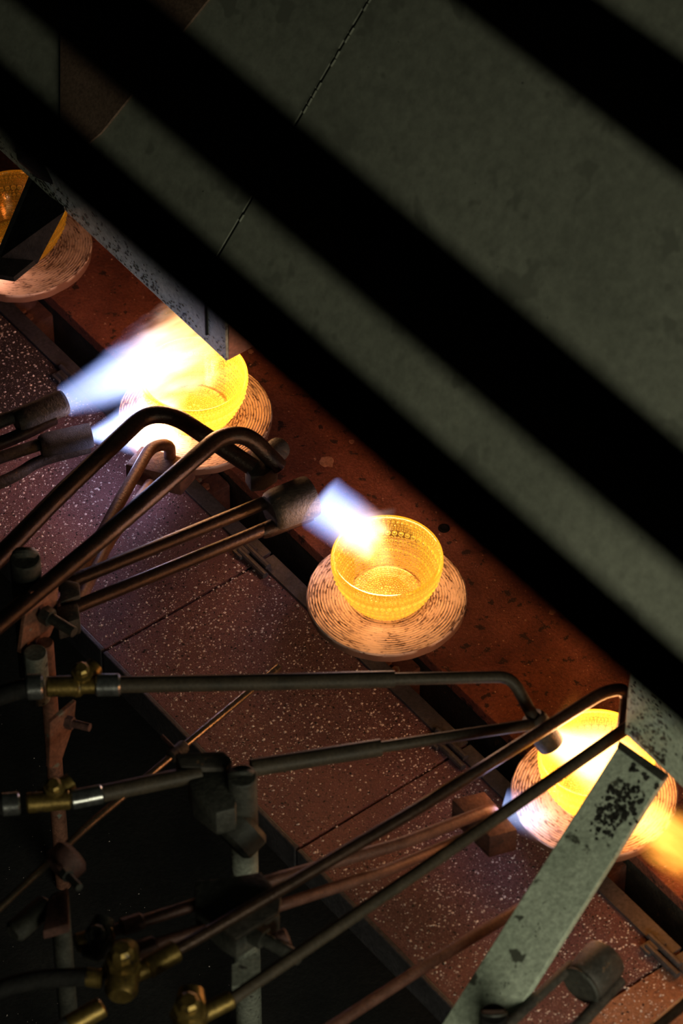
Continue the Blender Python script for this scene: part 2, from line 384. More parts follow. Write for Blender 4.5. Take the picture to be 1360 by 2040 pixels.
def bowl_beads():
    mb = MB(); sizes = [.0009, .0014, .0018, .0013, .0009, .0009, .0025, .0013, .0018, .0011, .0009, .0019, .0011, .0015, .0010, .0012]
    z = BH-.0015; i = 0
    while i < len(sizes) and z > .003:
        r = sizes[i]; z -= r*1.08; h = (z-.0012)/(BH-.0012); R = bowl_r(h)
        n = int(2*PI*R/(r*2.35)); off = random.random()
        sl = (bowl_r(h+.02)-bowl_r(h-.02))/(.04*BH)
        for k in range(n):
            t = 2*PI*(k+off)/n; nr = Vector((math.cos(t), math.sin(t), -sl)).normalized()
            bead(mb, Vector((R*math.cos(t), R*math.sin(t), z)), nr, r)
        z -= r*1.08; i += 1
    R = .0275; i = 0; sz = [.0016, .0010, .0008, .0012, .0008, .0010, .0008, .0010, .0008, .0008]
    while R > .002:
        r = sz[i % len(sz)]; n = max(3, int(2*PI*R/(r*2.5)))
        for k in range(n):
            t = 2*PI*k/n; bead(mb, Vector((R*math.cos(t), R*math.sin(t), .0041)), ZZ, r)
        R -= r+sz[(i+1) % len(sz)]+.0003; i += 1
    bead(mb, Vector((0, 0, .0041)), ZZ, .0012)
    return mb
wall_me = bead_me = None
info = [(-2, 'far left', 'chipped brown turntable disc cut off by the left edge of the photo', 'dim copper coloured glass bowl at the left edge behind the black bracket', 5, 10),
        (-1, 'upper', 'glowing turntable disc behind the two crossed bent tubes', 'bright glass bowl in the long blue flame below the hood corner', 48, 260),
        (0, 'middle', 'pinkish grooved turntable disc with chipped rim under the complete bowl', 'complete amber glass bowl with rows of beads in the middle', 15, 130),
        (1, 'lower', 'glowing turntable disc half hidden behind the green strap', 'overexposed glass bowl half hidden by the green strap at lower right', 75, 300)]
bowls = {}
for (k, nm, dl, bl, ew, eb) in info:
    c = T(U3+PITCH*k, VD, DISC_Z)
    t = thing('turntable', T(U3+PITCH*k, VD, -.075), dl, 'turntable', 'turntable discs along the conveyor')
    o = disc_mesh('disc', k*1.7+5, .35 if k == -2 else 1.0).build('disc', M['disc'], t, smooth=40, loc=None) if False else None
    me_b = disc_mesh('disc', k*1.7+5, .45 if k == -2 else 1.0)
    o = me_b.build('disc', M['disc'], None, smooth=40, loc=(0, 0, 0)); o.parent = t; o.location = c-Vector(t.location)
    cc = T(U3+PITCH*k, VD)
    MB().prof(cc+ZZ*-.03, ZZ, [(0, .0145), (.072, .0145), (.074, .030), (.0775, .030)], 28).build('spindle', M['rust_block'], t)
    MB().box(cc+ZZ*-.045, DU*.034, DV*.0135, ZZ*.026).build('hub', M['rust_block'], t, bevel=.003)
    mb = MB()
    for a in range(5):
        q = 2*PI*a/5+.4; mb.cyl(cc+DU*(.012*a-.024)+ZZ*-.020+DV*-.008, cc+DU*(.012*a-.024)+ZZ*-.016+DV*-.008, .004, segs=6)
    mb.build('hub_bolts', M['rust_post'], t)['kind'] = 'stuff'
    b = thing('glass_bowl', c+ZZ*.0012, bl, 'bowl', 'beaded glass bowls on the turntables')
    gm = glass_wall_mat('hot_glass_'+nm.replace(' ', '_'), (1, .92, .70) if k > -2 else (1, .80, .58), (1, .54, .06), ew)
    bm_ = bead_mat('hot_beads_'+nm.replace(' ', '_'), (1, .85, .45), (1, .70, .14), eb)
    if wall_me is None:
        wo = bowl_wall().build('bowl_body', gm, None, smooth=60, loc=(0, 0, 0)); wall_me = wo.data
        bo = bowl_beads().build('beading', bm_, None, smooth=80, loc=(0, 0, 0)); bead_me = bo.data
    else:
        wo = bpy.data.objects.new('bowl_body', wall_me); C.objects.link(wo)
        bo = bpy.data.objects.new('beading', bead_me); C.objects.link(bo)
    for ob, mt in ((wo, gm), (bo, bm_)):
        ob.parent = b; ob.material_slots[0].link = 'OBJECT'; ob.material_slots[0].material = mt
    bo['kind'] = 'stuff'
    bowls[k] = b

# ------------------------------------------------------------------ flames (each with its own light)
def flame_mat(name, L, r0, r1, K, cols, along, edge, seed, wob=.5, power=1.4, tip=(1, .30, .03)):
    m, nt, b, out = base_mat(name); nt.nodes.remove(b)
    tc = nd(nt, 'ShaderNodeTexCoord'); sx = nd(nt, 'ShaderNodeSeparateXYZ'); nt.links.new(tc.outputs['Object'], sx.inputs[0])
    s = math_(nt, 'DIVIDE', sx.outputs[0], L)
    mp = nd(nt, 'ShaderNodeMapping'); mp.inputs['Location'].default_value = (seed*3.1, seed, 0); mp.inputs['Scale'].default_value = (22, 75, 75)
    nt.links.new(tc.outputs['Object'], mp.inputs[0])
    n = nd(nt, 'ShaderNodeTexNoise', i_Scale=1, i_Detail=3, i_Roughness=.55); nt.links.new(mp.outputs[0], n.inputs['Vector'])
    R = math_(nt, 'MULTIPLY_ADD', s, r1-r0, r0)
    rr = math_(nt, 'DIVIDE', math_(nt, 'SQRT', math_(nt, 'ADD', math_(nt, 'POWER', sx.outputs[1], 2), math_(nt, 'POWER', sx.outputs[2], 2))), R)
    wv = math_(nt, 'MULTIPLY', math_(nt, 'SUBTRACT', n.outputs[0], .5), math_(nt, 'MULTIPLY_ADD', s, 2*wob, .25*wob))
    rw = math_(nt, 'ADD', rr, wv)
    d = math_(nt, 'POWER', math_(nt, 'MULTIPLY', math_(nt, 'SUBTRACT', 1, rw, clamp=True), 2.0, clamp=True), power)
    sw = math_(nt, 'ADD', s, math_(nt, 'MULTIPLY', wv, .5))
    al = ramp(nt, sw, [(p, (v,)*3) for p, v in along]).outputs[0]
    cr = ramp(nt, sw, cols).outputs[0]
    col = mixc(nt, ramp(nt, rw, [(.25, (0, 0, 0)), (.85, (1, 1, 1))]).outputs[0], cr, mixc(nt, .75, cr, ramp(nt, sw, [(.35, edge), (.75, tip)]).outputs[0]))
    em = nd(nt, 'ShaderNodeEmission'); nt.links.new(col, em.inputs[0])
    nt.links.new(math_(nt, 'MULTIPLY', math_(nt, 'MULTIPLY', d, al), K*.6), em.inputs[1])
    nt.links.new(em.outputs[0], out.inputs['Volume'])
    m.cycles.volume_step_rate = .22 if hasattr(m.cycles, 'volume_step_rate') else 1
    return m
BLUE = [(0, (.50, .62, 1)), (.42, (.70, .78, 1)), (.62, (1, .78, .42)), (1, (1, .42, .06))]
def flame(a, b, r0, r1, K, label, cols=BLUE, along=((0, 1), (.6, .8), (1, 0)), edge=(.22, .34, 1), seed=0, lights=(), wob=.5, power=1.4, group='burner flames'):
    a = Vector(a); b = Vector(b); L = (b-a).length
    mb = MB(); pr = [(0, r0*.9)] + [(L*i/10, (r0+(r1-r0)*i/10)*1.12) for i in range(1, 10)] + [(L, (r1)*.9)]
    mb.prof((0, 0, 0), (1, 0, 0), pr, 20)
    o = mb.build('flame', flame_mat('flame_gas', L, r0, r1, K, cols, along, edge, seed, wob, power), None, smooth=60)
    o.location = a; o.rotation_euler = (b-a).to_track_quat('X', 'Z').to_euler()
    tag(o, label, 'flame', group)
    for i, (s, off, pw, rad, col) in enumerate(lights):
        l = bpy.data.lights.new('flame_light', 'POINT'); l.energy = pw; l.shadow_soft_size = rad; l.color = col
        lo = bpy.data.objects.new('flame_light', l); C.objects.link(lo); lo.parent = o
        lo.location = o.matrix_basis.inverted() @ (a+(b-a)*s+Vector(off))
    return o
ORANGE = (1, .24, .055); AMBER = (1, .46, .20); COLD = (.60, .60, 1)
flame(P(126, 801, .11), P(440, 664, .130), .017, .054, 85, 'long blue white flame of the upper torch turning orange at the hood', along=((0, .9), (.55, 1), (.8, .8), (1, 0)), seed=1, wob=.8,
      lights=((.35, (0, 0, 0), .04, .012, COLD), (.80, (0, 0, .004), .8, .025, AMBER)))
flame(P(181, 867, .078), P(360, 838, .064), .008, .048, 200, 'short blue flame of the lower torch washing over the upper disc', cols=[(0, (.5, .62, 1)), (.4, (.8, .87, 1)), (.6, (1, .9, .7)), (1, (1, .62, .2))], along=((0, 1), (.5, 1), (.8, .9), (1, 0)), seed=2,
      lights=((.5, (-.01, -.02, 0), .15, .008, COLD), (.75, (0, 0, .004), .5, .015, AMBER)))
flame(P(636, 998, .122), P(756, 1088, .104), .029, .024, 100, 'blue white flame blown into the rim of the middle bowl', along=((0, .75), (.6, .9), (.85, 1), (1, .1)), cols=[(0, (.5, .62, 1)), (.6, (.72, .80, 1)), (.85, (1, .85, .55)), (1, (1, .65, .2))], seed=3, wob=.35, power=1.0,
      lights=((.55, (0, 0, .004), .12, .008, COLD), (.97, (0, 0, .002), .70, .015, (1, .54, .29))))
flame(P(700, 1035, .112), P(790, 1024, .112), .004, .009, 40, 'thin pale wisp of flame over the back rim of the middle bowl', cols=[(0, (.7, .75, 1)), (1, (.9, .7, .7))], along=((0, 0), (.4, 1), (1, 0)), seed=4)
flame(P(735, 1062, .106), P(775, 1150, .066), .015, .018, 60, 'yellow flame curling down inside the middle bowl', cols=[(0, (1, .8, .4)), (1, (1, .6, .12))], along=((0, 1), (.6, .6), (1, 0)), edge=(1, .5, .05), seed=5)
flame(P(1090, 1470, .135), P(1262, 1540, .075), .014, .05, 120, 'broad white hot flame filling the lower right bowl', cols=[(0, (1, .92, .75)), (.4, (1, .85, .5)), (1, (1, .62, .15))], along=((0, 1), (.5, 1), (.8, .6), (1, 0)), edge=(1, .55, .08), seed=6,
      lights=((.30, (0, 0, .01), .6, .02, AMBER), (.75, (0, 0, .01), .6, .02, AMBER)))
flame(P(1125, 1432, .125), P(1150, 1372, .14), .012, .006, 12, 'small orange wisp rising behind the lower right bowl', cols=[(0, (1, .4, .08)), (1, (1, .3, .03))], along=((0, 1), (.5, .6), (1, 0)), edge=(1, .28, .03), seed=7)
flame(P(1000, 1606, .072), P(1110, 1638, .064), .018, .022, 55, 'blue flame from the rusty block licking the lower right disc', cols=[(0, (.5, .62, 1)), (.5, (.7, .78, 1)), (1, (1, .85, .6))], along=((0, 1), (.6, .8), (1, 0)), seed=8,
      lights=((.3, (0, 0, .012), .05, .008, COLD),))
flame(P(1240, 1606, .068), P(1410, 1722, .066), .018, .036, 120, 'orange tongue of flame leaving the right side of the lower right disc', cols=[(0, (1, .72, .22)), (.5, (1, .46, .06)), (1, (1, .33, .03))], along=((0, .9), (.3, 1), (.7, .55), (1, 0)), edge=(1, .32, .03), seed=9, wob=.9,
      lights=((.5, (0, 0, .01), .06, .012, ORANGE),))
flame(P(-30, 520, .07), P(22, 556, .066), .010, .006, 90, 'tip of a blue flame at the left edge of the photo', seed=10, along=((0, 1), (.7, .8), (1, 0)), cols=[(0, (.6, .7, 1)), (1, (.8, .8, 1))],
      lights=((.2, (0, 0, .01), .07, .006, (1, .5, .3)),))

# ------------------------------------------------------------------ hood
HV, HZ, LIP, TILT = -.083, .20, .10, math.radians(51)
HS = DV*math.cos(TILT)+ZZ*math.sin(TILT)          # up the slope
HN = (DU.cross(HS)).normalized()
if HN.z < 0: HN = -HN
HO = T(0, HV, HZ+LIP)
def PH(px, py, off=0):                            # pixel to a point of the sloping hood
    d = FW + Vector((1, 0, 0))*((px-680)/FPX) - UP*((py-1020)/FPX)
    o = HO+HN*off
    return CAM + d*((o-CAM).dot(HN)/d.dot(HN))
def HU(p): return (p-HO).dot(DU)
seam_u = HU(PH(560, 295))
UL, UR = -.06, .486
hood = thing('fume_hood', T(.2, HV, HZ), 'large grey green sheet metal hood sloping over the row of bowls', 'hood')
TH = .003
def hp(u, s): return HO+DU*(u-HO.dot(DU))+HS*s
for (a, b) in ((-.95, -.62), (-.6175, seam_u-.0012), (seam_u+.0012, 1.3)):
    MB().prism([hp(a, 0), hp(b, 0), hp(b, 1.5), hp(a, 1.5)], -HN*TH).build('hood_sheet', M['hood'], hood, smooth=0, bevel=.0006)
# overlapped seam strip and weld
MB().prism([hp(seam_u-.012, .0), hp(seam_u+.012, .0), hp(seam_u+.012, 1.5), hp(seam_u-.012, 1.5)], -HN*.002).build('seam_backing', M['hood'], hood, smooth=0)
for o in hood.children:
    if o.name.startswith('seam_backing'): o.location -= HN*TH
mb = MB()
for i in range(60):
    s0 = .05+i*.008
    if mnoise.noise(Vector((i*.45, 2, 0))) < -.02: continue
    mb.tube([hp(seam_u+.0016, s0), hp(seam_u+.0016+.0006*random.uniform(-1, 1), s0+.007)], .0011, 6)
mb.build('seam_weld', M['hood'], hood)['kind'] = 'stuff'
for (a, b, nm) in ((-.95, UL, 'left'), (UR, 1.3, 'right')):
    MB().prism([T(a, HV, HZ), T(b, HV, HZ), T(b, HV, HZ+LIP+.0015), T(a, HV, HZ+LIP+.0015)], DV*TH).build('front_lip', M['lip'] if nm == 'left' else M['strap'], hood, smooth=0, bevel=.0006)
    MB().prism([T(a, HV+TH, HZ), T(b, HV+TH, HZ), T(b, HV+.04, HZ), T(a, HV+.04, HZ)], ZZ*TH).build('bottom_flange', M['rust_post'], hood, smooth=0)
ue = UL-.028
MB().tube([T(ue, HV-.0005, HZ+.012), T(ue, HV-.0005, HZ+LIP)], .0014, 8).build('lip_seam', M['black'], hood)
MB().prism([T(UL-.003, HV+TH, HZ+TH), T(UL, HV+TH, HZ+TH), T(UL, HV+.03, HZ+TH), T(UL, HV+.004, HZ+.045)], DU*-.001).build('end_gusset', M['rust_post'], hood, smooth=0)
# brown strap lying up the sheet at the upper left
pa, pb, pc, pd = PH(120, 60, .003), PH(120, 330, .003), PH(200, 265, .003), PH(470, -70, .003)
pe = PH(330, -90, .003)
MB().prism([pa, pb, pc, pd, pe], -HN*.0028).build('brown_strap', M['brown_patch'], hood, smooth=0)['label'] = 'rust brown strap across the upper left of the hood'
# long green strap from the lip down over the plates
TL, TR = P(1236, 1478, HZ), P(1328, 1540, HZ); BL = P(842, 2100, .085); BRr = BL+(TR-TL)*1.0
nrm = (TR-TL).cross(BL-TL).normalized()
if nrm.z < 0: nrm = -nrm
so = MB().prism([TL, TR, BRr, BL], -nrm*.008).build('support_strap', M['strap'], hood, smooth=0, bevel=.001)
so['label'] = 'pale green painted flat strap with dark scuffs'
MB().prism([TL+nrm*.0005-DU*.002, TR+nrm*.0005+DU*.002, TR+(TL-BL).normalized()*-.008+nrm*.0012, TL+(TL-BL).normalized()*-.006+nrm*.0012], -nrm*.004).build('weld_bead', M['cast'], hood, smooth=0, bevel=.001)
for (c0, c1, n0, sd) in ((TL*.86+BL*.14+(TR-TL)*.62, .020, 150, 3), (TL*.80+BL*.20+(TR-TL)*.45, .012, 70, 9), (TL*.45+BL*.55+(TR-TL)*.55, .005, 8, 5), (TL*.27+BL*.73+(TR-TL)*.6, .0045, 8, 6)):
    mb = MB(); wx = (TR-TL).normalized(); wy = (BL-TL).normalized(); rnd = random.Random(sd)
    for i in range(n0):
        q0 = c0+wx*rnd.gauss(0, .42*c1)+wy*rnd.gauss(0, .7*c1); rr = c1*.11*rnd.uniform(.3, 1.4)
        mb.prism([q0+nrm*.0002+(wx*math.cos(2*PI*j/7)+wy*math.sin(2*PI*j/7))*rr*rnd.uniform(.5, 1.2) for j in range(7)], nrm*.00025)
    mb.build('soot_scale', M['cast'], hood, smooth=0)['kind'] = 'stuff'
mb = MB(); rnd = random.Random(12)
for i in range(330):
    u_ = UR+.026+rnd.gauss(0, .016); z_ = HZ+.045+rnd.gauss(0, .020)
    if rnd.random() < .4: z_ = HZ+.006+abs(rnd.gauss(0, .006)); u_ = UR+.05*rnd.random()
    if u_ < UR+.002 or z_ < HZ+.003: continue
    rr = .0014*rnd.uniform(.2, 1.3); q0 = T(u_, HV-.0002, z_)
    mb.prism([q0+(DU*math.cos(2*PI*j/7)+ZZ*math.sin(2*PI*j/7))*rr*rnd.uniform(.5, 1.2) for j in range(7)], -DV*.0002)
mb.build('soot_scale', M['cast'], hood, smooth=0)['kind'] = 'stuff'
mb = MB(); rnd = random.Random(13)
for i in range(800):
    u_ = -.55+.49*rnd.random(); z_ = HZ+.001+abs(rnd.gauss(0, .011))
    if mnoise.noise(Vector((u_*14, 1, 2))) < .0 and rnd.random() < .7: continue
    rr = .0011*rnd.uniform(.2, 1.2); q0 = T(u_, HV-.0002, z_+rr)
    mb.prism([q0+(DU*1.6*math.cos(2*PI*j/6)+ZZ*math.sin(2*PI*j/6))*rr*rnd.uniform(.5, 1.2) for j in range(6)], -DV*.0002)
mb.build('soot_scale', M['cast'], hood, smooth=0)['kind'] = 'stuff'
# black bracket at the left
zb = .185
q = [P(64, 335, zb+.02), P(127, 410, zb+.02), P(72, 515, .15), P(-8, 508, .15)]
MB().prism(q, Vector((.001, -.003, -.004))).build('bracket_strap', M['black'], hood, smooth=0)
MB().prism([P(-8, 508, .15), P(72, 515, .15), P(27, 552, .142), P(-45, 540, .142)], Vector((.001, -.002, -.004))).build('bracket_tip', M['black'], hood, smooth=0)
MB().prism([P(26, 262, .25), P(95, 300, .25), P(140, 385, .22), P(70, 350, .22), P(34, 318, .23)], Vector((.0, .01, -.012))).build('bracket_clamp', M['beam'], hood, smooth=0, bevel=.001)

# ------------------------------------------------------------------ overhead beams, close to the camera and out of focus
def beam(label, z, ul, ur, ll, lr, depth, mid=None):
    # ul/ur: two pixels of the upper edge, ll/lr: two of the lower edge, all at height z
    def ext(a, b, f0=-.35, f1=.35):
        A = P(*a, z); B = P(*b, z); return A+(B-A)*f0, B+(B-A)*f1
    a0, a1 = ext(ul, ur); b0, b1 = ext(ll, lr)
    t = thing('steel_beam', (a0+a1+b0+b1)/4, label, 'beam', 'dark overhead beams')
    m0, m1 = (a0*.5+b0*.5), (a1*.5+b1*.5)
    if mid:
        MB().prism([a0, a1, a1*.62+b1*.38, a0*.62+b0*.38], (0, 0, -.006)).build('top_flange', M['beam'], t, smooth=0)
        MB().prism([a0*.62+b0*.38, a1*.62+b1*.38, a1*.45+b1*.55, a0*.45+b0*.55], (0, 0, -depth)).build('web', M['black'], t, smooth=0)
        MB().prism([a0*.45+b0*.55, a1*.45+b1*.55, b1, b0], (0, 0, -.006)).build('bottom_flange', M['beam_glow'], t, smooth=0)
    else:
        MB().prism([a0, a1, b1, b0], (0, 0, -.005)).build('top_flange', M['beam'], t, smooth=0)
        MB().prism([a0, a1, a1+(b1-a1)*.12, a0+(b0-a0)*.12], (0, 0, -.02)).build('web', M['black'], t, smooth=0)
    return t
beam('black overhead beam lowest of three, crossing just above the bowls', 1.50, (0, 112), (1360, 1296), (0, 258), (1360, 1444), .02)
beam('widest dark overhead beam with a brown flange, middle of three', 1.60, (315, 0), (1360, 877), (35, -2), (1360, 1127), .012, mid=True)
beam('dark overhead beam in the upper right corner of the photo', 1.60, (1205, 0), (1360, 108), (915, -2), (1360, 342), .012, mid=True)

# ------------------------------------------------------------------ burners and pipes
def W(m, px, pts, parent, name='tube', bend=.018, wob=.04, segs=14):
    q = [P(*p) for p in pts]; return MB().tube(q, RPX(px, q[0]), segs, bend, wob).build(name, m, parent, smooth=50)
def nozzle(a, b, rpx, m, parent, name='nozzle', hollow=True):
    a = P(*a); b = P(*b); r = RPX(rpx, a); L = (b-a).length; t = (b-a).normalized()
    pr = [(0, r*.80), (L*.06, r*.93), (L*.18, r), (L*.93, r*1.02), (L, r*.98)]
    if hollow: pr += [(L, r*.80), (L-.012, r*.78)]
    return MB().prof(a, t, pr, 28).build(name, m, parent, smooth=40)
def burner(name, at, label, group='gas burners around the bowls'): return thing(name, P(*at), label, 'burner', group)

# upper torch
t = burner('torch', (60, 830, .11), 'dark torch with the longest flame at the left edge')
nozzle((32, 842, .11), (128, 801, .11), 26, M['nozzle'], t)
W(M['nozzle'], 14, [(-60, 860, .112), (50, 822, .11)], t)
W(M['tube'], 14, [(-60, 905, .10), (40, 868, .102), (108, 832, .104)], t)
nozzle((62, 852, .103), (108, 832, .103), 15, M['tube'], t, 'sleeve', False)
# lower torch
t = burner('torch', (130, 880, .078), 'dusty blue lit torch with the short flame, below the longest flame')
nozzle((80, 889, .078), (181, 867, .078), 25, M['nozzle_dusty'], t)
W(M['nozzle'], 12.5, [(-60, 932, .08), (95, 880, .078)], t)
W(M['nozzle'], 12.5, [(-60, 985, .068), (30, 950, .068), (75, 918, .068), (178, 891, .068)], t, bend=.02)
# crossed bent tubes
t = burner('bent_tube_burner', (300, 1000, .15), 'burner of two thick crossed bent tubes in front of the upper disc')
W(M['tube'], 19, [(-40, 1150, .17), (120, 985, .165), (288, 826, .16), (345, 826, .158), (505, 932, .125)], t, bend=.016)
W(M['tube'], 19, [(-40, 1275, .18), (200, 1075, .175), (440, 868, .165), (495, 866, .16), (556, 930, .125)], t, bend=.016)
MB().prism([P(487, 930, .128), P(499, 950, .128), P(526, 947, .128), P(552, 930, .128), P(552, 912, .128), P(505, 890, .128)], (0, 0, -.02)).build('burner_head', M['cast'], t, bevel=.002)
nozzle((520, 925, .112), (556, 893, .10), 24, M['cast'], t)
# rusty block under the upper disc
def block(c, dz, m, parent):
    top = [P(*p) for p in c]; return MB().prism(top, (0, 0, -dz)).build('burner_block', m, parent, bevel=.0018, smooth=30)
t = burner('block_burner', (310, 940, .05), 'rusty square block with one arched tube in front of the upper disc')
block([(282, 887, .072), (389, 918, .072), (359, 952, .072), (249, 925, .072)], .024, M['rust_block'], t)
W(M['tube_red'], 13, [(105, 1240, .125), (232, 1010, .108), (300, 890, .095), (338, 884, .092), (338, 912, .068)], t, bend=.014)
W(M['tube_red'], 13, [(140, 1235, .115), (215, 1080, .09), (300, 965, .062)], t)
# torch blowing into the middle bowl
t = burner('torch', (570, 1010, .12), 'stout burnt torch on two straight tubes blowing into the middle bowl')
nozzle((536, 1021, .122), (620, 988, .122), 43, M['nozzle'], t)
W(M['tube'], 14, [(118, 1168, .145), (530, 1000, .124)], t)
W(M['tube'], 14, [(115, 1224, .145), (470, 1078, .115), (545, 1046, .11), (612, 1024, .112)], t)
nozzle((520, 1060, .110), (618, 1022, .112), 17, M['tube'], t, 'sleeve', False)
# mixer pipe of the lower right bowl
def fitting(a, b, r, m, parent, name, hexa=False, ch=.0015):
    a = P(*a); b = P(*b); return MB().cyl(a, b, RPX(r, a), segs=6 if hexa else 20, ch=ch).build(name, m, parent, smooth=30)
def valve(at, dirpx, parent, s=1.0, m=None):
    # small brass cock: turned body, hexagon bonnet and lever boss
    m = m or M['brass']; a = P(*at); d = (P(*dirpx)-a).normalized()
    v = MB().prof(a-d*.018*s, d, [(0, .007*s), (.004*s, .010*s), (.012*s, .010*s), (.018*s, .013*s), (.026*s, .010*s), (.036*s, .008*s)], 18).build('valve_body', m, parent, smooth=40)
    up = (d.cross(Vector((1, 0, 0)))).normalized(); up = up if up.z > 0 else -up
    MB().prof(a+up*.006*s, up, [(0, .010*s), (.008*s, .010*s), (.009*s, .007*s), (.016*s, .007*s), (.018*s, .005*s)], 8).build('valve_bonnet', m, v, smooth=30)
    return v
t = burner('mixer_burner', (600, 1360, .19), 'burner fed by two long reduced pipes, aimed at the lower right bowl')
W(M['pipe'], 17, [(228, 1364, .205), (520, 1359, .202), (786, 1353, .198)], t, 'pipe')
W(M['pipe'], 12.5, [(780, 1353, .198), (1018, 1348, .19), (1068, 1440, .158)], t, 'pipe', bend=.012)
W(M['pipe'], 18, [(500, 1530, .185), (758, 1489, .178)], t, 'pipe')
W(M['pipe'], 12, [(750, 1490, .178), (1040, 1446, .165), (1072, 1442, .158)], t, 'pipe')
nozzle((1058, 1428, .162), (1098, 1484, .135), 28, M['nozzle'], t)
fitting((190, 1365, .205), (240, 1364, .205), 23, M['chrome'], t, 'union_nut')
fitting((92, 1368, .205), (158, 1366, .205), 21, M['brass'], t, 'hose_fitting')
fitting((52, 1369, .205), (86, 1368, .205), 26, M['chrome'], t, 'hose_clamp')
W(M['black'], 20, [(-60, 1410, .2), (0, 1385, .204), (60, 1368, .205)], t, 'hose', bend=.03)
valve((165, 1352, .205), (205, 1310, .21), t, .9)
fitting((158, 1366, .205), (192, 1365, .205), 17, M['brass'], t, 'reducer')
W(M['pipe'], 18, [(148, 1592, .19), (400, 1540, .187)], t, 'pipe')
fitting((140, 1594, .19), (205, 1581, .19), 20, M['chrome'], t, 'union_nut')
fitting((52, 1600, .19), (140, 1592, .19), 21, M['brass'], t, 'hose_fitting')
fitting((2, 1603, .19), (40, 1600, .19), 24, M['chrome'], t, 'hose_clamp')
W(M['black'], 21, [(-60, 1606, .188), (8, 1602, .19)], t, 'hose')
valve((110, 1578, .19), (160, 1545, .195), t, .9)
# long upper lance under the hood corner
t = burner('lance_burner', (800, 1630, .18), 'long bent lance whose tip hooks under the right part of the hood')
W(M['tube'], 13.5, [(325, 1908, .168), (450, 1836, .17), (830, 1612, .178), (1205, 1376, .188), (1250, 1372, .18), (1240, 1452, .16)], t, bend=.014)
fitting((290, 1930, .167), (352, 1893, .168), 24, M['brass'], t, 'hose_fitting')
valve((245, 1935, .167), (250, 1880, .168), t, 1.35)
fitting((232, 1950, .166), (300, 1925, .166), 22, M['brass'], t, 'elbow')
fitting((170, 1945, .165), (205, 1950, .165), 20, M['brass'], t, 'hose_fitting')
W(M['black'], 19, [(-40, 1985, .16), (60, 1950, .163), (175, 1946, .165)], t, 'hose', bend=.03)
# long lower lance
t = burner('lance_burner', (850, 1720, .18), 'long straight lance crossing lowest toward the right hood corner')
W(M['pipe'], 13.5, [(455, 1995, .176), (850, 1726, .182), (1245, 1452, .187), (1290, 1424, .187)], t)
fitting((400, 2022, .175), (462, 1990, .176), 19, M['brass'], t, 'hose_fitting')
valve((378, 2024, .175), (380, 1990, .178), t, 1.25)
# rusty block at lower right
t = burner('block_burner', (960, 1640, .06), 'rusty block on two tubes with a blue flame toward the lower right disc')
block([(965, 1576, .086), (1031, 1653, .086), (975, 1668, .086), (899, 1592, .086)], .028, M['rust_block'], t)
W(M['tube_red'], 13, [(200, 1862, .15), (545, 1752, .14), (800, 1680, .115), (978, 1612, .096), (985, 1622, .075)], t, bend=.012)
W(M['tube_red'], 12.5, [(230, 1905, .15), (560, 1803, .14), (760, 1738, .108), (930, 1668, .074)], t, bend=.012)
fitting((240, 1848, .15), (285, 1834, .149), 18, M['tube_red'], t, 'collar')
fitting((270, 1893, .15), (310, 1880, .149), 18, M['tube_red'], t, 'collar')
fitting((150, 1880, .15), (225, 1858, .15), 20, M['brass'], t, 'hose_fitting')
valve((195, 1870, .15), (205, 1840, .155), t, 1.0, M['cast'])
# lowest red tube running under the strap
t = burner('straight_tube', (840, 1930, .1), 'rust red straight tube passing under the green strap near the bottom')
W(M['tube_red'], 13, [(600, 2085, .115), (850, 1922, .095), (1060, 1795, .08)], t)
# drum nozzle in the lower right corner
t = burner('drum_burner', (1180, 1950, .1), 'dark drum shaped nozzle right of the strap near the bottom')
nozzle((1157, 1964, .10), (1206, 1908, .10), 46, M['nozzle'], t)
fitting((1154, 1967, .10), (1160, 1961, .10), 46, M['cast'], t, 'end_cap')
W(M['nozzle'], 12, [(960, 2090, .12), (1138, 1922, .105)], t)
W(M['nozzle'], 14, [(1090, 2110, .09), (1235, 1953, .088)], t)
t = burner('straight_tube', (1330, 2010, .1), 'dark tube crossing the bottom right corner')
W(M['tube'], 14, [(1270, 2075, .10), (1420, 1950, .095)], t)

# worn rod with collar
t = thing('worn_rod', P(300, 1540, .12), 'thin worn steel rod with a cross pin, rising from the lower left', 'rod')
W(M['rod'], 8, [(-60, 1864, .16), (175, 1645, .14), (555, 1329, .10)], t, 'rod', wob=0)
fitting((338, 1510, .123), (368, 1485, .12), 14, M['nozzle'], t, 'collar')
W(M['rust_block'], 4, [(322, 1466, .128), (364, 1508, .124)], t, 'cross_pin', wob=0)

# ------------------------------------------------------------------ posts and clamps
def upright(pts, base, nrm_, th):
    # outline on an upright plane through base
    n_ = Vector(nrm_).normalized(); o = P(*base); q = []
    for (a, b) in pts:
        d = P(a, b, 0)-CAM; q.append(CAM+d*((o-CAM).dot(n_)/d.dot(n_)))
    return MB().prism(q, -n_*th)
def vpost(px, y_top, z_top, z_bot, rpx, m, parent, name='post', square=False):
    a = P(px, y_top, z_top); b = a.copy(); b.z = z_bot; r = RPX(rpx, a)
    return MB().cyl(b, a, r, segs=4 if square else 22, ch=.001).build(name, m, parent, smooth=30)
def bolt(at, to, r, parent, m=None):
    a = P(*at); b = P(*to); d = (b-a).normalized(); r = RPX(r, a)
    h = MB().prof(a, d, [(0, r), (r*1.1, r)], 6).build('bolt_head', m or M['cast'], parent, smooth=30)
    MB().prof(a+d*r*1.1, d, [(0, r*.6), ((b-a).length, r*.6)], 12).build('bolt_shank', m or M['cast'], h, smooth=30)
t = thing('burner_stand', P(95, 1500, .12), 'rust red upright stand with bolted gusset plates at the left edge', 'stand')
vpost(90, 1280, .135, FLOOR_Z, 17, M['rust_post'], t)
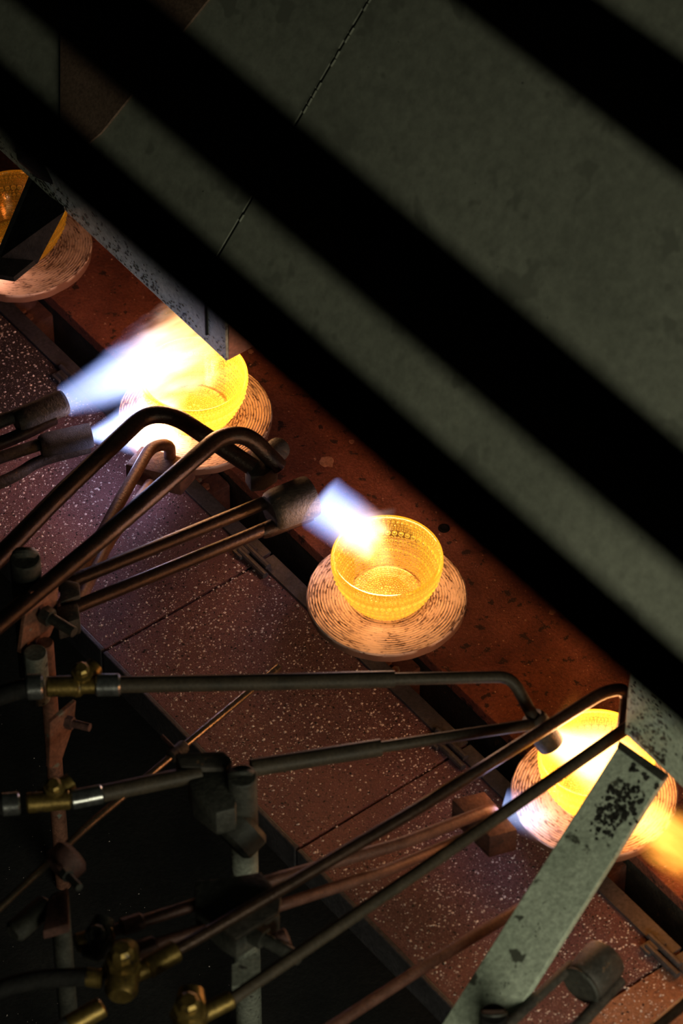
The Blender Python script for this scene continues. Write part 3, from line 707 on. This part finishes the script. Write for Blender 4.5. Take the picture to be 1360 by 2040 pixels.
upright([(118, 1150), (112, 1240), (100, 1268), (40, 1302), (52, 1212), (62, 1180)], (85, 1230, .15), (.80, -.6, .1), .004).build('gusset_plate', M['rust_post'], t, bevel=.0008, smooth=0)
upright([(152, 1396), (148, 1440), (118, 1532), (98, 1530), (100, 1440)], (120, 1460, .10), (.80, -.6, .1), .004).build('gusset_plate', M['rust_post'], t, bevel=.0008, smooth=0)
bolt((86, 1222, .158), (132, 1250, .158), 19, t)
bolt((132, 1438, .135), (165, 1446, .137), 14, t, M['rust_block'])
vpost(50, 1112, .20, .05, 31, M['cast'], t, 'clamp_knob')
MB().cyl(P(50, 1112, .20), P(50, 1092, .205), RPX(26, P(50, 1112, .2)), segs=20, ch=.003).build('knob_cap', M['cast'], t)
MB().prism([P(118, 1150, .152), P(158, 1160, .152), P(160, 1185, .152), P(120, 1200, .152)], (0, 0, -.02)).build('tube_clamp', M['nozzle'], t, bevel=.002)
MB().prism([P(112, 1208, .152), P(155, 1200, .152), P(160, 1232, .152), P(116, 1245, .152)], (0, 0, -.02)).build('tube_clamp', M['nozzle'], t, bevel=.002)
vpost(70, 1300, .14, .08, 24, M['post'], t, 'sleeve')

t = thing('burner_stand', P(487, 1800, .12), 'worn grey upright stand with cast clamps at the lower middle', 'stand')
vpost(485, 1655, .13, FLOOR_Z, 28, M['post'], t)
vpost(482, 1545, .205, .12, 30, M['cast'], t, 'post_cap')
MB().cyl(P(482, 1545, .205), P(482, 1533, .208), RPX(25, P(482, 1545, .205)), segs=20, ch=.002).build('cap_top', M['cast'], t)
MB().prism([P(348, 1500, .195), P(445, 1495, .195), P(462, 1512, .195), P(452, 1530, .195), P(360, 1528, .195)], (0, 0, -.018)).build('clamp_arm', M['nozzle'], t, bevel=.002)
MB().prism([P(372, 1545, .19), P(470, 1525, .19), P(470, 1610, .19), P(430, 1620, .19), P(385, 1585, .19)], (0, 0, -.03)).build('clamp_block', M['cast'], t, bevel=.003)
MB().cyl(P(455, 1680, .14), P(500, 1635, .15), RPX(52, P(455, 1660, .15)), segs=24, ch=.004).build('clamp_hub', M['cast'], t)
MB().prism([P(388, 1752, .165), P(462, 1745, .165), P(520, 1735, .165), P(556, 1778, .165), P(556, 1812, .165), P(470, 1868, .165), P(440, 1850, .165), P(388, 1800, .165)], (0, 0, -.03)).build('clamp_block', M['cast'], t, bevel=.003)
MB().prism([P(450, 1826, .169), P(556, 1764, .169), P(560, 1790, .169), P(556, 1815, .169), P(468, 1870, .169), P(445, 1850, .169)], (0, 0, -.006)).build('clamp_jaw', M['nozzle'], t, bevel=.002)
bolt((505, 1858, .155), (575, 1898, .155), 24, t)
fitting((545, 1880, .15), (575, 1868, .152), 22, M['rust_block'], t, 'bolt_end')
MB().prism([P(462, 1922, .12), P(508, 1898, .12), P(518, 1902, .12), P(518, 1960, .12), P(462, 1965, .12)], (0, 0, -.006)).build('post_collar', M['post'], t, smooth=0)

t = thing('burner_stand', P(115, 1850, .12), 'small dark red stand clamping the thin rod at the lower left corner', 'stand')
vpost(118, 1790, .125, FLOOR_Z, 20, M['cast'], t)
MB().cyl(P(112, 1735, .145), P(150, 1700, .15), RPX(40, P(130, 1720, .15)), segs=22, ch=.004).build('rod_clamp', M['rust_block'], t)
bolt((128, 1738, .165), (150, 1760, .168), 14, t)
MB().prism([P(95, 1790, .13), P(135, 1765, .13), P(138, 1840, .13), P(85, 1855, .13)], (0, 0, -.012)).build('clamp_arm', M['rust_block'], t, bevel=.002)
MB().cyl(P(25, 1860, .12), P(95, 1800, .12), RPX(24, P(60, 1830, .12)), segs=20, ch=.003).build('cross_tube', M['cast'], t)
fitting((135, 2045, .11), (205, 2005, .115), 22, M['brass'], t, 'hose_fitting')
fitting((95, 2070, .11), (140, 2040, .11), 20, M['chrome'], t, 'hose_clamp')

t = thing('burner_stand', P(983, 2040, .05), 'dark round post end in front of the strap at the bottom edge', 'stand')
vpost(983, 2020, .135, FLOOR_Z, 28, M['black'], t)
MB().cyl(P(983, 2020, .135), P(983, 2014, .137), RPX(27, P(983, 2020, .135)), segs=22, ch=.002).build('post_cap', M['cast'], t)
# nozzle end at the left edge
t = burner('torch', (-15, 575, .07), 'round end of a brown nozzle cut off by the left edge')
nozzle((-70, 560, .07), (-8, 566, .07), 24, M['rust_block'], t)
W(M['tube'], 12, [(-200, 600, .075), (-60, 563, .07)], t)
